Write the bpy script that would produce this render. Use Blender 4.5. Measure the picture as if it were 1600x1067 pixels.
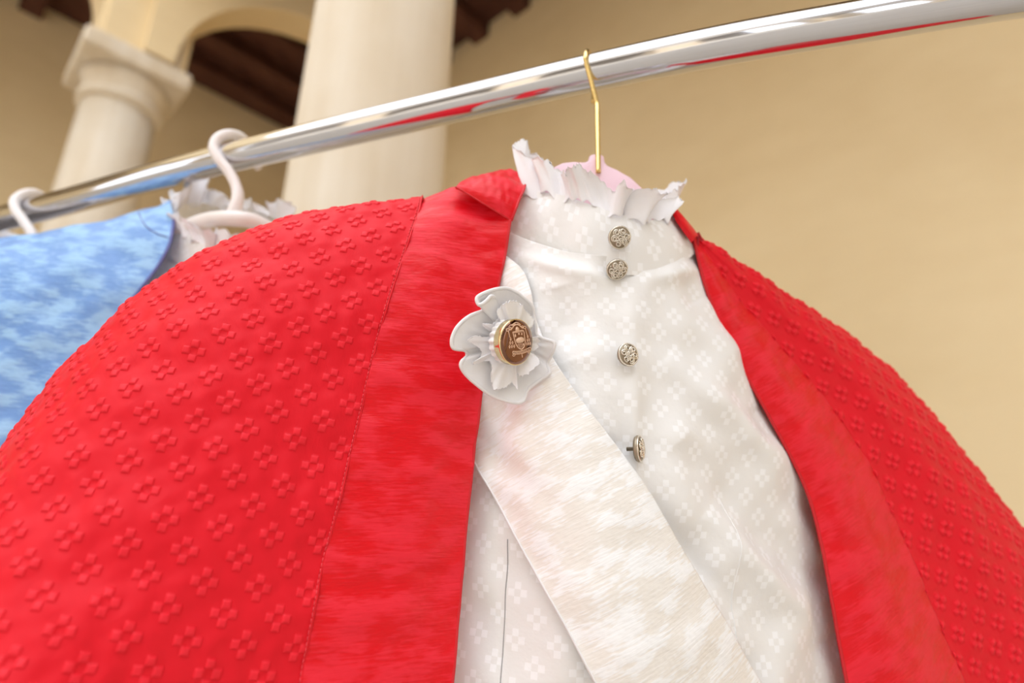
import bpy, math, random
import numpy as np
from mathutils import Vector, Matrix

random.seed(7)
RNG = np.random.default_rng(7)
D = bpy.data
for o in list(D.objects):
    D.objects.remove(o)
SC = bpy.context.scene
COL = SC.collection

# ------------------------------------------------------------------ camera
F = 909.0                                   # focal length in pixels of the 1600 x 1067 frame
EYE = np.array([0.0, 0.0, 1.30])
U_ = np.array([83.0, 2973.0, 909.0]); U_ /= np.linalg.norm(U_)      # world up, seen from the camera (x right, y up, z ahead)
Y_ = np.array([0, 0, 1.0]) - U_[2] * U_; Y_ /= np.linalg.norm(Y_)
X_ = np.cross(U_, Y_)
if X_[0] < 0:
    X_ = -X_
R_ = np.array([X_, Y_, U_])                 # camera axes -> world axes


def W(px, py, z):
    """the point of the world z metres ahead along the ray of a pixel"""
    px, py, z = np.broadcast_arrays(np.asarray(px, float), np.asarray(py, float), np.asarray(z, float))
    c = np.stack([(px - 800) / F * z, (533.5 - py) / F * z, z], -1)
    return c @ R_.T + EYE


def PIX(p):
    c = (np.asarray(p) - EYE) @ R_
    return np.stack([800 + F * c[..., 0] / c[..., 2], 533.5 - F * c[..., 1] / c[..., 2]], -1)


cd = D.cameras.new('camera')
cam = D.objects.new('camera', cd)
COL.objects.link(cam)
right, upv, fwd = R_[:, 0], R_[:, 1], R_[:, 2]
m = Matrix.Identity(4)
for i in range(3):
    m[i][0], m[i][1], m[i][2], m[i][3] = right[i], upv[i], -fwd[i], EYE[i]
cam.matrix_world = m
cd.sensor_fit = 'HORIZONTAL'
cd.sensor_width = 36.0
cd.lens = 36.0 * F / 1600
cd.clip_start = 0.01
cd.dof.use_dof = True
cd.dof.focus_distance = 0.338
cd.dof.aperture_fstop = 3.5
SC.camera = cam

# ------------------------------------------------------------------ light and exposure
wd = D.worlds.new('sky')
SC.world = wd
wd.use_nodes = True
bgn = wd.node_tree.nodes['Background']
bgn.inputs[0].default_value = (0.90, 0.935, 1.0, 1)
bgn.inputs[1].default_value = 3.2
sl = D.lights.new('sun', 'SUN')
sun = D.objects.new('sun', sl)
COL.objects.link(sun)
sl.energy = 5.5
sl.angle = math.radians(1)
sl.color = (1.0, 0.97, 0.92)
SUN_TO = Vector((-0.50, -0.55, -0.75))        # the way the sunlight travels
sun.rotation_euler = SUN_TO.to_track_quat('-Z', 'Y').to_euler()
SC.view_settings.view_transform = 'Standard'
SC.view_settings.look = 'None'
SC.view_settings.gamma = 1.0
SC.view_settings.use_curve_mapping = False
SC.view_settings.exposure = -0.08


# ------------------------------------------------------------------ objects
def tag(o, label=None, cat=None, group=None, kind=None):
    for k, v in (('label', label), ('category', cat), ('group', group), ('kind', kind)):
        if v:
            o[k] = v
    return o


def empty(name, loc):
    o = D.objects.new(name, None)
    COL.objects.link(o)
    o.location = [float(v) for v in loc]
    o.empty_display_size = 0.02
    return o


def base(o):
    p = np.zeros(3)
    while o is not None:
        p += np.array(o.location)
        o = o.parent
    return p


def link(name, V, Fc, mat, parent=None, smooth=True, uv=None, attr=None, loc=None):
    """one mesh object from world-space vertices; its origin sits on it"""
    V = np.asarray(V, float).reshape(-1, 3)
    me = D.meshes.new(name)
    org = np.array(loc) if loc is not None else (base(parent) if parent is not None else V.mean(0))
    me.vertices.add(len(V))
    me.vertices.foreach_set('co', (V - org).astype(np.float32).ravel())
    if isinstance(Fc, np.ndarray):
        nf, k = Fc.shape
        tot = np.full(nf, k); flat = Fc.ravel()
    else:
        tot = np.array([len(f) for f in Fc]); flat = np.concatenate([np.asarray(f) for f in Fc])
        nf = len(Fc)
    me.loops.add(len(flat))
    me.loops.foreach_set('vertex_index', flat.astype(np.int32))
    me.polygons.add(nf)
    me.polygons.foreach_set('loop_start', np.concatenate([[0], np.cumsum(tot)[:-1]]).astype(np.int32))
    me.polygons.foreach_set('loop_total', tot.astype(np.int32))
    if uv is not None:
        lay = me.uv_layers.new(name='UVMap')
        lay.data.foreach_set('uv', np.asarray(uv, np.float32)[flat].ravel())
    if attr is not None:
        a = me.attributes.new('puff', 'FLOAT', 'POINT')
        a.data.foreach_set('value', np.asarray(attr, np.float32).ravel())
    me.polygons.foreach_set('use_smooth', np.full(nf, smooth))
    me.update(calc_edges=True)
    me.validate()
    if mat:
        me.materials.append(mat)
    o = D.objects.new(name, me)
    COL.objects.link(o)
    if parent is not None:
        o.parent = parent
        o.location = [float(v) for v in org - base(parent)]
    else:
        o.location = [float(v) for v in org]
    return o


class MB:
    """collects pieces of one mesh"""
    def __init__(s):
        s.v = []; s.f = []; s.n = 0

    def add(s, V, Fc):
        V = np.asarray(V, float).reshape(-1, 3)
        s.f += [[int(i) + s.n for i in f] for f in Fc]
        s.v.append(V); s.n += len(V)
        return s

    def build(s, name, mat, parent=None, smooth=True, loc=None):
        return link(name, np.concatenate(s.v), s.f, mat, parent, smooth, loc=loc)


def tube(P, r, n=12, cap=True, flat=None):
    """swept circle along P; flat=(normal, factor) squashes it"""
    P = np.asarray(P, float)
    r = np.broadcast_to(np.asarray(r, float), (len(P),))
    T = np.gradient(P, axis=0); T /= np.linalg.norm(T, axis=1)[:, None] + 1e-12
    a = np.array([0, 0, 1.0]) if abs(T[0][2]) < 0.9 else np.array([1.0, 0, 0])
    N = np.cross(T[0], a); N /= np.linalg.norm(N)
    V = []
    th = np.linspace(0, 2 * np.pi, n, endpoint=False)
    for i in range(len(P)):
        N = N - T[i] * (N @ T[i]); N /= np.linalg.norm(N) + 1e-12
        B = np.cross(T[i], N)
        ring = P[i] + r[i] * (np.cos(th)[:, None] * N + np.sin(th)[:, None] * B)
        V.append(ring)
    V = np.concatenate(V)
    Fc = [[i * n + j, i * n + (j + 1) % n, (i + 1) * n + (j + 1) % n, (i + 1) * n + j] for i in range(len(P) - 1) for j in range(n)]
    if cap:
        Fc.append(list(range(n))[::-1]); Fc.append([(len(P) - 1) * n + j for j in range(n)])
    return V, Fc


def cat(P, n):
    """Catmull-Rom curve through the points, n samples in all"""
    P = np.asarray(P, float)
    Q = np.concatenate([[2 * P[0] - P[1]], P, [2 * P[-1] - P[-2]]])
    t = np.linspace(0, len(P) - 1, n)
    i = np.minimum(t.astype(int), len(P) - 2); f = (t - i)
    f = f.reshape((-1,) + (1,) * (P.ndim - 1))
    p0, p1, p2, p3 = Q[i], Q[i + 1], Q[i + 2], Q[i + 3]
    return 0.5 * (2 * p1 + (p2 - p0) * f + (2 * p0 - 5 * p1 + 4 * p2 - p3) * f ** 2 + (3 * p1 - p0 - 3 * p2 + p3) * f ** 3)


def cat_closed(P, n):
    P = np.asarray(P, float)
    k = len(P)
    t = np.linspace(0, k, n, endpoint=False)
    i = t.astype(int); f = (t - i)[:, None]
    p0, p1, p2, p3 = P[(i - 1) % k], P[i % k], P[(i + 1) % k], P[(i + 2) % k]
    return 0.5 * (2 * p1 + (p2 - p0) * f + (2 * p0 - 5 * p1 + 4 * p2 - p3) * f ** 2 + (3 * p1 - p0 - 3 * p2 + p3) * f ** 3)


def arc(P, n):
    """n points evenly spaced by length on a Catmull-Rom curve"""
    Q = cat(P, 400)
    s = np.concatenate([[0], np.cumsum(np.linalg.norm(np.diff(Q, axis=0), axis=1))])
    t = np.linspace(0, s[-1], n)
    return np.stack([np.interp(t, s, Q[:, k]) for k in range(Q.shape[1])], -1)


def up2(G, nv, nu):
    G = cat(G, nv)
    return cat(G.transpose(1, 0, 2), nu).transpose(1, 0, 2)


def normals(G):
    n = np.cross(np.gradient(G, axis=1), np.gradient(G, axis=0))
    n /= np.linalg.norm(n, axis=-1, keepdims=True) + 1e-12
    if ((EYE - G) * n).sum(-1).mean() < 0:
        n = -n
    return n


def gridfaces(nv, nu, flip=False, off=0, wrap=False):
    i, j = np.meshgrid(np.arange(nv - 1), np.arange(nu if wrap else nu - 1), indexing='ij')
    j2 = (j + 1) % nu
    f = np.stack([i * nu + j, i * nu + j2, (i + 1) * nu + j2, (i + 1) * nu + j], -1).reshape(-1, 4) + off
    return f[:, ::-1] if flip else f


def facing(G):
    """True when the grid's own winding points at the eye"""
    c = [G.shape[0] // 2, G.shape[1] // 2]
    a = G[c[0], c[1]]
    n = np.cross(G[c[0], c[1] + 1] - a, G[c[0] + 1, c[1]] - a)
    return n @ (EYE - a) > 0


def sheet(name, G, mat, parent, t=0.0012, uv=None, attr=None, back=True):
    """a cloth panel: front, rim and (if back) reverse side, t thick"""
    nv, nu = G.shape[:2]
    n = normals(G)
    fl = not facing(G)
    V = [G.reshape(-1, 3)]
    Fc = [gridfaces(nv, nu, fl)]
    UV = None if uv is None else [uv.reshape(-1, 2)]
    A = None if attr is None else [attr.ravel()]
    b = (G - n * t)
    idx = np.concatenate([np.arange(nu), (np.arange(1, nv) * nu + nu - 1), ((nv - 1) * nu + np.arange(nu - 2, -1, -1)), (np.arange(nv - 2, 0, -1) * nu)])
    N0 = nv * nu
    if back:
        V.append(b.reshape(-1, 3)); Fc.append(gridfaces(nv, nu, not fl, N0))
        if uv is not None: UV.append(uv.reshape(-1, 2))
        if attr is not None: A.append(np.zeros(N0))
        lo = idx + N0
    else:
        V.append(b.reshape(-1, 3)[idx])
        if uv is not None: UV.append(uv.reshape(-1, 2)[idx])
        if attr is not None: A.append(np.zeros(len(idx)))
        lo = N0 + np.arange(len(idx))
    rim = np.stack([idx, np.roll(idx, -1), np.roll(lo, -1), lo], -1)
    Fc.append(rim if fl else rim[:, ::-1])
    return link(name, np.concatenate(V), np.concatenate(Fc), mat, parent, True,
                None if uv is None else np.concatenate(UV), None if attr is None else np.concatenate(A))


def flatten(G, it=2500, P0=None):
    """spread a curved grid out flat, keeping lengths: cloth coordinates in metres"""
    nv, nu = G.shape[:2]
    a = np.concatenate([np.zeros((nv, 1)), np.cumsum(np.linalg.norm(np.diff(G, axis=1), axis=-1), 1)], 1)
    b = np.concatenate([np.zeros((1, nu)), np.cumsum(np.linalg.norm(np.diff(G, axis=0), axis=-1), 0)], 0)
    m_ = nv // 2
    du = (G[m_, 1:] - G[m_, :-1]).mean(0); dv = np.gradient(G, axis=0)[m_ // 2:].mean((0, 1))
    du /= np.linalg.norm(du); dv /= np.linalg.norm(dv); cs = float(du @ dv)
    a = a - a[:, nu // 2:nu // 2 + 1]; b = b - b[m_:m_ + 1]
    P = np.stack([a + b * cs, b * math.sqrt(1 - cs * cs)], -1) if P0 is None else P0
    pairs = [((slice(None), slice(0, -1)), (slice(None), slice(1, None))),
             ((slice(0, -1), slice(None)), (slice(1, None), slice(None))),
             ((slice(0, -1), slice(0, -1)), (slice(1, None), slice(1, None))),
             ((slice(0, -1), slice(1, None)), (slice(1, None), slice(0, -1)))]
    L = [np.linalg.norm(G[a] - G[b], axis=-1) for a, b in pairs]
    for k in range(it):
        acc = np.zeros_like(P); w = np.zeros(P.shape[:2] + (1,))
        for (a, b), l in zip(pairs, L):
            d = P[b] - P[a]
            q = np.linalg.norm(d, axis=-1) + 1e-9
            c_ = (d * ((q - l) / q)[..., None]) * 0.5
            acc[a] += c_; acc[b] -= c_; w[a] += 1; w[b] += 1
        P = P + (1.6 if k < it - 300 else 1.0) * acc / w
    return P


def cloth_uv(G, nv, nu, ref, lean, at=None):
    """flat cloth coordinates for a control grid, turned so that image direction `lean` at pixel ref is cloth 'up'; pixel `at` is the origin"""
    Gc = up2(G, 40, 40)
    P0 = flatten(up2(G, 7, 7), 1500)
    P0 = flatten(up2(G, 14, 14), 1500, up2(P0, 14, 14))
    P = flatten(Gc, 1500, up2(P0, 40, 40))
    px = PIX(Gc)
    k = np.unravel_index(np.argmin(((px - np.array(ref)) ** 2).sum(-1)), px.shape[:2])
    k = (min(max(k[0], 1), 38), min(max(k[1], 1), 38))
    du = np.stack([(px[k[0], k[1] + 1] - px[k[0], k[1] - 1]), (px[k[0] + 1, k[1]] - px[k[0] - 1, k[1]])], 1)
    dU = np.stack([(P[k[0], k[1] + 1] - P[k[0], k[1] - 1]), (P[k[0] + 1, k[1]] - P[k[0] - 1, k[1]])], 1)
    J = dU @ np.linalg.inv(du)              # pixel step -> cloth step
    if np.linalg.det(J) > 0:                # pixel y points down, cloth y up
        P = P * np.array([-1, 1]); J = np.diag([-1, 1]) @ J
    d = J @ np.array(lean, float)
    a = math.atan2(d[1], d[0])
    r = math.pi / 2 - a
    Rm = np.array([[math.cos(r), -math.sin(r)], [math.sin(r), math.cos(r)]])
    P = P @ Rm.T
    if at is not None:
        k = np.unravel_index(np.argmin(((px - np.array(at)) ** 2).sum(-1)), px.shape[:2])
        P = P - P[k] - (Rm @ J @ (np.array(at) - px[k]))
    return up2(P, nv, nu)


UNIT = 0.0039                              # one small woven square
ROT = math.pi / 4
CELL = 4.5


def flower(uv):
    """the woven flower: position within its lattice cell, in squares"""
    c, s = math.cos(ROT), math.sin(ROT)
    q = uv / UNIT
    x = c * q[..., 0] + s * q[..., 1]; y = -s * q[..., 0] + c * q[..., 1]
    L = CELL
    x = (x / L - np.round(x / L)) * L; y = (y / L - np.round(y / L)) * L
    return c * x - s * y, s * x + c * y


def relief(uv):
    x, y = flower(uv)
    ax, ay = np.abs(x), np.abs(y)

    def puff(dx, dy):
        qx = np.clip(np.abs(dx) / 0.53, 0, 1); qy = np.clip(np.abs(dy) / 0.53, 0, 1)
        return (1 - qx ** 9) * (1 - qy ** 9) * (0.8 + 0.2 * np.cos(dx * 2.6) * np.cos(dy * 2.6))
    p = np.maximum(puff(ax - 1.02, y * 1.0), puff(x * 1.0, ay - 1.02))
    r2 = x * x + y * y
    dip = np.exp(-r2 / 0.22)
    pucker = -np.exp(-((np.sqrt(r2) - 1.9) / 0.5) ** 2) * 0.12
    return p, p * 1.0 - dip * 0.45 + pucker


def wnoise(P, scale, seed, octaves=3):
    """smooth sum-of-sines noise over points"""
    g = np.random.default_rng(seed)
    out = np.zeros(P.shape[:-1]); amp = 1.0
    for o in range(octaves):
        for k in range(4):
            d = g.normal(size=P.shape[-1]); d /= np.linalg.norm(d)
            out += amp * np.sin((P @ d) * 2 * np.pi / scale * (1.6 ** o) * g.uniform(.7, 1.3) + g.uniform(0, 6.28)) / 4
        amp *= 0.55
    return out


def field(samples, deg=2):
    """smooth depth over the picture plane through hand-set samples"""
    S = np.array(samples, float)

    def basis(x, y):
        x = (x - 800) / 500; y = (y - 533) / 500
        b = [np.ones_like(x), x, y, x * x, x * y, y * y]
        if deg > 2:
            b += [x ** 3, x * x * y, x * y * y, y ** 3]
        return np.stack(b, -1)
    A = basis(S[:, 0], S[:, 1])
    k = np.linalg.solve(A.T @ A + 1e-4 * np.eye(A.shape[1]), A.T @ S[:, 2])
    return lambda x, y: basis(np.asarray(x, float), np.asarray(y, float)) @ k


# ------------------------------------------------------------------ materials
def mat(name):
    m = D.materials.new(name)
    m.use_nodes = True
    nt = m.node_tree
    return m, nt, nt.nodes['Principled BSDF']


def nd(nt, t, **kw):
    n = nt.nodes.new(t)
    for k, v in kw.items():
        if k.startswith('i_'):
            n.inputs[k[2:].replace('_', ' ')].default_value = v
        else:
            setattr(n, k, v)
    return n


def mth(nt, op, a, b=None, c=None):
    n = nt.nodes.new('ShaderNodeMath'); n.operation = op
    for i, v in enumerate((a, b, c)):
        if v is None: continue
        if isinstance(v, (int, float)): n.inputs[i].default_value = v
        else: nt.links.new(v, n.inputs[i])
    return n.outputs[0]


def mixc(nt, fac, a, b):
    n = nt.nodes.new('ShaderNodeMix'); n.data_type = 'RGBA'
    for i, v in ((0, fac), (6, a), (7, b)):
        if isinstance(v, (int, float)): n.inputs[i].default_value = v
        elif isinstance(v, tuple): n.inputs[i].default_value = v + (1,) if len(v) == 3 else v
        else: nt.links.new(v, n.inputs[i])
    return n.outputs[2]


def ramp(nt, src, a, b):
    n = nt.nodes.new('ShaderNodeMapRange')
    n.inputs['From Min'].default_value = a; n.inputs['From Max'].default_value = b
    nt.links.new(src, n.inputs['Value'])
    return n.outputs[0]


def noise(nt, vec, scale, detail=3, rough=.5):
    n = nd(nt, 'ShaderNodeTexNoise'); n.inputs['Scale'].default_value = scale
    n.inputs['Detail'].default_value = detail; n.inputs['Roughness'].default_value = rough
    if vec is not None: nt.links.new(vec, n.inputs['Vector'])
    return n.outputs['Fac']


def mapping(nt, vec, scale=(1, 1, 1), rot=(0, 0, 0)):
    n = nd(nt, 'ShaderNodeMapping'); n.inputs['Scale'].default_value = scale; n.inputs['Rotation'].default_value = rot
    nt.links.new(vec, n.inputs['Vector'])
    return n.outputs[0]


def bump(nt, h, strength, dist, bs, chain=None):
    n = nd(nt, 'ShaderNodeBump'); n.inputs['Strength'].default_value = strength; n.inputs['Distance'].default_value = dist
    nt.links.new(h, n.inputs['Height'])
    if chain: nt.links.new(chain, n.inputs['Normal'])
    nt.links.new(n.outputs[0], bs.inputs['Normal'])
    return n.outputs[0]


def simple(name, col, rough=.5, metal=0., **kw):
    m, nt, b = mat(name)
    b.inputs['Base Color'].default_value = tuple(col) + (1,)
    b.inputs['Roughness'].default_value = rough
    b.inputs['Metallic'].default_value = metal
    for k, v in kw.items():
        b.inputs[k.replace('_', ' ')].default_value = v
    return m, nt, b


def uvs(nt):
    return nd(nt, 'ShaderNodeTexCoord').outputs['UV']


def gen(nt):
    return nd(nt, 'ShaderNodeTexCoord').outputs['Object']


def weave_mask(nt, uv):
    """1 on the four squares of the woven flower"""
    s = nd(nt, 'ShaderNodeSeparateXYZ'); nt.links.new(uv, s.inputs[0])
    c, sn = math.cos(ROT), math.sin(ROT)
    L = CELL
    qx = mth(nt, 'MULTIPLY', s.outputs[0], 1 / UNIT); qy = mth(nt, 'MULTIPLY', s.outputs[1], 1 / UNIT)
    x = mth(nt, 'ADD', mth(nt, 'MULTIPLY', qx, c / L), mth(nt, 'MULTIPLY', qy, sn / L))
    y = mth(nt, 'ADD', mth(nt, 'MULTIPLY', qx, -sn / L), mth(nt, 'MULTIPLY', qy, c / L))
    x = mth(nt, 'SUBTRACT', x, mth(nt, 'ROUND', x)); y = mth(nt, 'SUBTRACT', y, mth(nt, 'ROUND', y))
    fx = mth(nt, 'ABSOLUTE', mth(nt, 'ADD', mth(nt, 'MULTIPLY', x, c * L), mth(nt, 'MULTIPLY', y, -sn * L)))
    fy = mth(nt, 'ABSOLUTE', mth(nt, 'ADD', mth(nt, 'MULTIPLY', x, sn * L), mth(nt, 'MULTIPLY', y, c * L)))

    def box(a, b):
        ia = mth(nt, 'LESS_THAN', a, 0.5)
        ib = mth(nt, 'LESS_THAN', mth(nt, 'ABSOLUTE', mth(nt, 'SUBTRACT', b, 1.0)), 0.5)
        return mth(nt, 'MULTIPLY', ia, ib)
    return mth(nt, 'MAXIMUM', box(fx, fy), box(fy, fx))


RED = (0.76, 0.006, 0.018)
M = {}


def build_materials():
    # patterned red cloth
    m, nt, b = simple('red_woven_cloth', RED, .48, Sheen_Weight=.05, Sheen_Roughness=.35, Specular_IOR_Level=.22)
    b.inputs['Sheen Tint'].default_value = (1, .55, .6, 1)
    uv = uvs(nt)
    msk = weave_mask(nt, uv)
    nt.links.new(mth(nt, 'MULTIPLY_ADD', msk, -.08, .52), b.inputs['Roughness'])
    nt.links.new(mixc(nt, msk, RED, (.84, .018, .034)), b.inputs['Base Color'])
    w = nd(nt, 'ShaderNodeTexWave'); w.inputs['Scale'].default_value = 380; w.inputs['Distortion'].default_value = .6
    w.inputs['Detail'].default_value = 1; w.inputs['Detail Scale'].default_value = .4
    nt.links.new(mapping(nt, uv, (1, .12, 1), (0, 0, math.radians(4))), w.inputs['Vector'])
    c = bump(nt, w.outputs['Fac'], .10, .0006, b)
    bump(nt, msk, .8, .0008, b, c)
    M['red_woven'] = m
    # plain shantung cloths; their satin sheen is put into the colour as patches
    for key, col, tint, rg, st in (('red_satin', RED, (1, .5, .55, 1), .36, .34), ('blue_satin', (0.22, 0.50, 0.90), (1, 1, 1, 1), .36, .5), ('white_satin', (0.90, 0.885, 0.86), (1, 1, 1, 1), .34, .42)):
        m, nt, b = simple(key, col, rg, Sheen_Weight=.06, Sheen_Roughness=.4, Specular_IOR_Level=.3 if key == 'red_satin' else .5)
        b.inputs['Sheen Tint'].default_value = tint
        uv = uvs(nt)
        st_ = mapping(nt, uv, (75, 700, 1))
        n1 = noise(nt, st_, 1.0, 3, .6)
        n2 = noise(nt, mapping(nt, uv, (38, 70, 1)), 1.0, 3, .55)
        sheen_patch = ramp(nt, mth(nt, 'MULTIPLY_ADD', mth(nt, 'SUBTRACT', n1, .5), .55, n2),   *((.47, .55) if key == 'white_satin' else (.44, .58)))
        nt.links.new(mth(nt, 'MULTIPLY_ADD', sheen_patch, .16, rg - .06), b.inputs['Roughness'])
        if key == 'white_satin':
            nt.links.new(mixc(nt, sheen_patch, (0.875, 0.835, 0.785), (0.95, 0.95, 0.955)), b.inputs['Base Color'])
        elif key == 'blue_satin':
            nt.links.new(mixc(nt, sheen_patch, (0.16, 0.34, 0.72), (0.33, 0.58, 0.88)), b.inputs['Base Color'])
        else:
            nt.links.new(mixc(nt, sheen_patch, (0.74, 0.003, 0.010), (0.82, 0.016, 0.034)), b.inputs['Base Color'])
        c = bump(nt, n1, st, .0009, b)
        bump(nt, n2, .35, .004, b, c)
        M[key] = m
    # white jacquard
    m, nt, b = simple('white_jacquard', (.84, .82, .80), .45, Specular_IOR_Level=.45)
    uv = uvs(nt)
    msk = weave_mask(nt, uv)
    nt.links.new(mixc(nt, msk, (.86, .845, .83), (.94, .935, .94)), b.inputs['Base Color'])
    nt.links.new(mth(nt, 'MULTIPLY_ADD', msk, -.16, .50), b.inputs['Roughness'])
    c = bump(nt, msk, .25, .0005, b)
    bump(nt, noise(nt, uv, 90, 3), .25, .003, b, c)
    M['jacquard'] = m
    # plain white cottons and trims
    m, nt, b = simple('white_cotton', (.90, .885, .91), .75, Specular_IOR_Level=.2, Subsurface_Weight=.0)
    bump(nt, noise(nt, gen(nt), 500, 3), .2, .0006, b)
    M['cotton'] = m
    m, nt, b = simple('white_satin_ribbon', (.82, .805, .81), .36, Specular_IOR_Level=.5)
    bump(nt, noise(nt, gen(nt), 260, 3), .2, .0008, b)
    M['ribbon'] = m
    M['seam_shade'] = simple('seam_crease_shade', (.42, .40, .40), .7)[0]  # grey stands in for the shade along a real jacket seam
    M['red_trim'] = simple('red_piping', (.62, .006, .014), .5)[0]
    M['red_thread'] = simple('red_thread', (.85, .05, .07), .5)[0]
    M['blue_trim'] = simple('dark_blue_piping', (.13, .15, .42), .5)[0]
    M['lining'] = simple('red_lining', (.45, .008, .015), .6)[0]
    M['blue_lining'] = simple('blue_lining', (.12, .22, .5), .6)[0]
    m, nt, b = simple('chrome', (.62, .62, .645), .045, 1.0)
    nt.links.new(mth(nt, 'MULTIPLY_ADD', noise(nt, gen(nt), 60, 4), .06, .02), b.inputs['Roughness'])
    M['chrome'] = m
    M['gold'] = simple('gold_wire', (.88, .66, .27), .22, 1.0)[0]
    m, nt, b = simple('pink_plastic', (.84, .58, .66), .3, Specular_IOR_Level=.5)
    M['pink'] = m
    M['white_plastic'] = simple('white_plastic', (.86, .80, .77), .28)[0]
    M['medal'] = simple('polished_gilt', (.24, .125, .09), .06, 1.0)[0]  # gilt face, with the reflection of dark surroundings put into its colour
    M['medal_rim'] = simple('gilt_rim', (.86, .72, .42), .16, 1.0)[0]
    M['engraving'] = simple('pale_engraving', (.88, .60, .42), .5, .3)[0]
    m, nt, b = simple('antique_silver', (.82, .77, .68), .25, 1.0)
    M['silver'] = m
    M['silver_dark'] = simple('dark_silver', (.36, .30, .22), .42, .9)[0]  # darker silver for the button discs behind the filigree
    # building
    m, nt, b = simple('whitewash', (.62, .60, .57), .9, Specular_IOR_Level=.1)
    nt.links.new(mixc(nt, noise(nt, gen(nt), 1.5, 5), (.42, .39, .35), (.52, .49, .45)), b.inputs['Base Color'])
    M['whitewash'] = m
    m, nt, b = simple('ochre_plaster', (.60, .42, .23), .9, Specular_IOR_Level=.1)
    o = gen(nt)
    n1 = noise(nt, o, 1.1, 5, .55); n2 = noise(nt, mapping(nt, o, (1, 1, 2.5)), 5, 4)
    nt.links.new(mixc(nt, ramp(nt, mth(nt, 'MULTIPLY_ADD', n2, .3, n1), .45, .85), (.80, .63, .375), (.89, .725, .46)), b.inputs['Base Color'])
    bump(nt, n2, .15, .01, b)
    M['plaster'] = m
    m, nt, b = simple('pale_stone', (.78, .69, .56), .8, Specular_IOR_Level=.2)
    o = gen(nt)
    n1 = noise(nt, mapping(nt, o, (9, 9, .6)), 1, 5, .6); n2 = noise(nt, o, 4, 5)
    nt.links.new(mixc(nt, ramp(nt, mth(nt, 'MULTIPLY_ADD', n2, .5, n1), .5, 1.0), (.82, .74, .62), (.66, .54, .38)), b.inputs['Base Color'])
    bump(nt, n2, .25, .01, b)
    M['stone'] = m
    m, nt, b = simple('dark_timber', (.075, .022, .014), .6, Specular_IOR_Level=.25)
    o = gen(nt)
    nt.links.new(mixc(nt, noise(nt, mapping(nt, o, (14, 2, 14)), 1, 4), (.045, .012, .008), (.14, .055, .035)), b.inputs['Base Color'])
    M['timber'] = m
    m, nt, b = simple('stone_paving', (.50, .43, .34), .8)
    o = gen(nt)
    nt.links.new(mixc(nt, noise(nt, o, 3, 5), (.52, .48, .42), (.64, .60, .54)), b.inputs['Base Color'])
    M['paving'] = m


build_materials()

# ------------------------------------------------------------------ the cloister corner
H0 = EYE[2]
corner = W(499, 231, 4.99); CEIL = H0 + 3.0
lw = W(78, 20, 3.70); rw = W(821, 0, 3.516)
c2 = corner[:2]
e1 = c2 - lw[:2]; e1 /= np.linalg.norm(e1)              # along the left wall, away from the eye
e2 = rw[:2] - c2; e2 /= np.linalg.norm(e2)              # along the right wall, towards the eye
Lc = W(167, 250, 2.6)[:2]; Bc = W(590, 150, 1.28)[:2]
SPRING = H0 + 1.965
ea = Bc - Lc; BAY = np.linalg.norm(ea); ea /= BAY


def prism(poly, z0, z1):
    """upright prism over a plan polygon"""
    n = len(poly)
    V = [(p[0], p[1], z0) for p in poly] + [(p[0], p[1], z1) for p in poly]
    Fc = [list(range(n))[::-1], list(range(n, 2 * n))] + [[i, (i + 1) % n, n + (i + 1) % n, n + i] for i in range(n)]
    return V, Fc


def obox(c, a, b, la, lb, z0, z1):
    c, a, b = np.array(c), np.array(a), np.array(b)
    return prism([c - a * la - b * lb, c + a * la - b * lb, c + a * la + b * lb, c - a * la + b * lb], z0, z1)


def struct(name, V, Fc, m, parent=None):
    o = link(name, V, Fc, m, parent, smooth=False)
    if parent is None:
        tag(o, kind='structure')
    return o


nl = np.array([-e1[1], e1[0]]);  nl = nl if nl @ (c2) > 0 else -nl      # away from the eye
nr = np.array([-e2[1], e2[0]]);  nr = nr if nr @ (c2) > 0 else -nr
struct('floor', *prism([(-14, -14), (14, -14), (14, 14), (-14, 14)], -0.2, 0.0), M['paving'])
p = c2
struct('wall_left', *prism([p + nr * .3, p - e1 * 9 + nr * 0, p - e1 * 9 + nl * .3, p + nl * .3 + nr * .3], 0, CEIL + .25), M['plaster'])
struct('wall_right', *prism([p, p + e2 * 9, p + e2 * 9 + nr * .3, p + nr * .3], 0, CEIL + .25), M['plaster'])
# timber ceiling over both arms of the walk
dl = abs((Lc - c2) @ nl); dr = abs((Lc - c2) @ nr)
q = c2 - nl * dl - nr * dr
ce = struct('ceiling', *prism([c2, c2 + e2 * 9, c2 + e2 * 9 - nr * (dr + .1), q - nl * .1 - nr * .1, c2 - e1 * 9 - nl * (dl + .1), c2 - e1 * 9], CEIL + .02, CEIL + .1), M['timber'])
for k in range(26):                         # joists of the right arm, then of the left arm
    c = c2 + e2 * (.25 + .34 * k) - nr * dr / 2
    link('ceiling_joist', *obox(c, e2, nr, .06, dr / 2, CEIL - .08, CEIL + .02), M['timber'], ce, smooth=False)
for k in range(20):
    c = c2 - e1 * (.35 + dr + .34 * k) - nl * dl / 2
    link('ceiling_joist', *obox(c, e1, nl, .06, dl / 2, CEIL - .08, CEIL + .02), M['timber'], ce, smooth=False)


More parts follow.
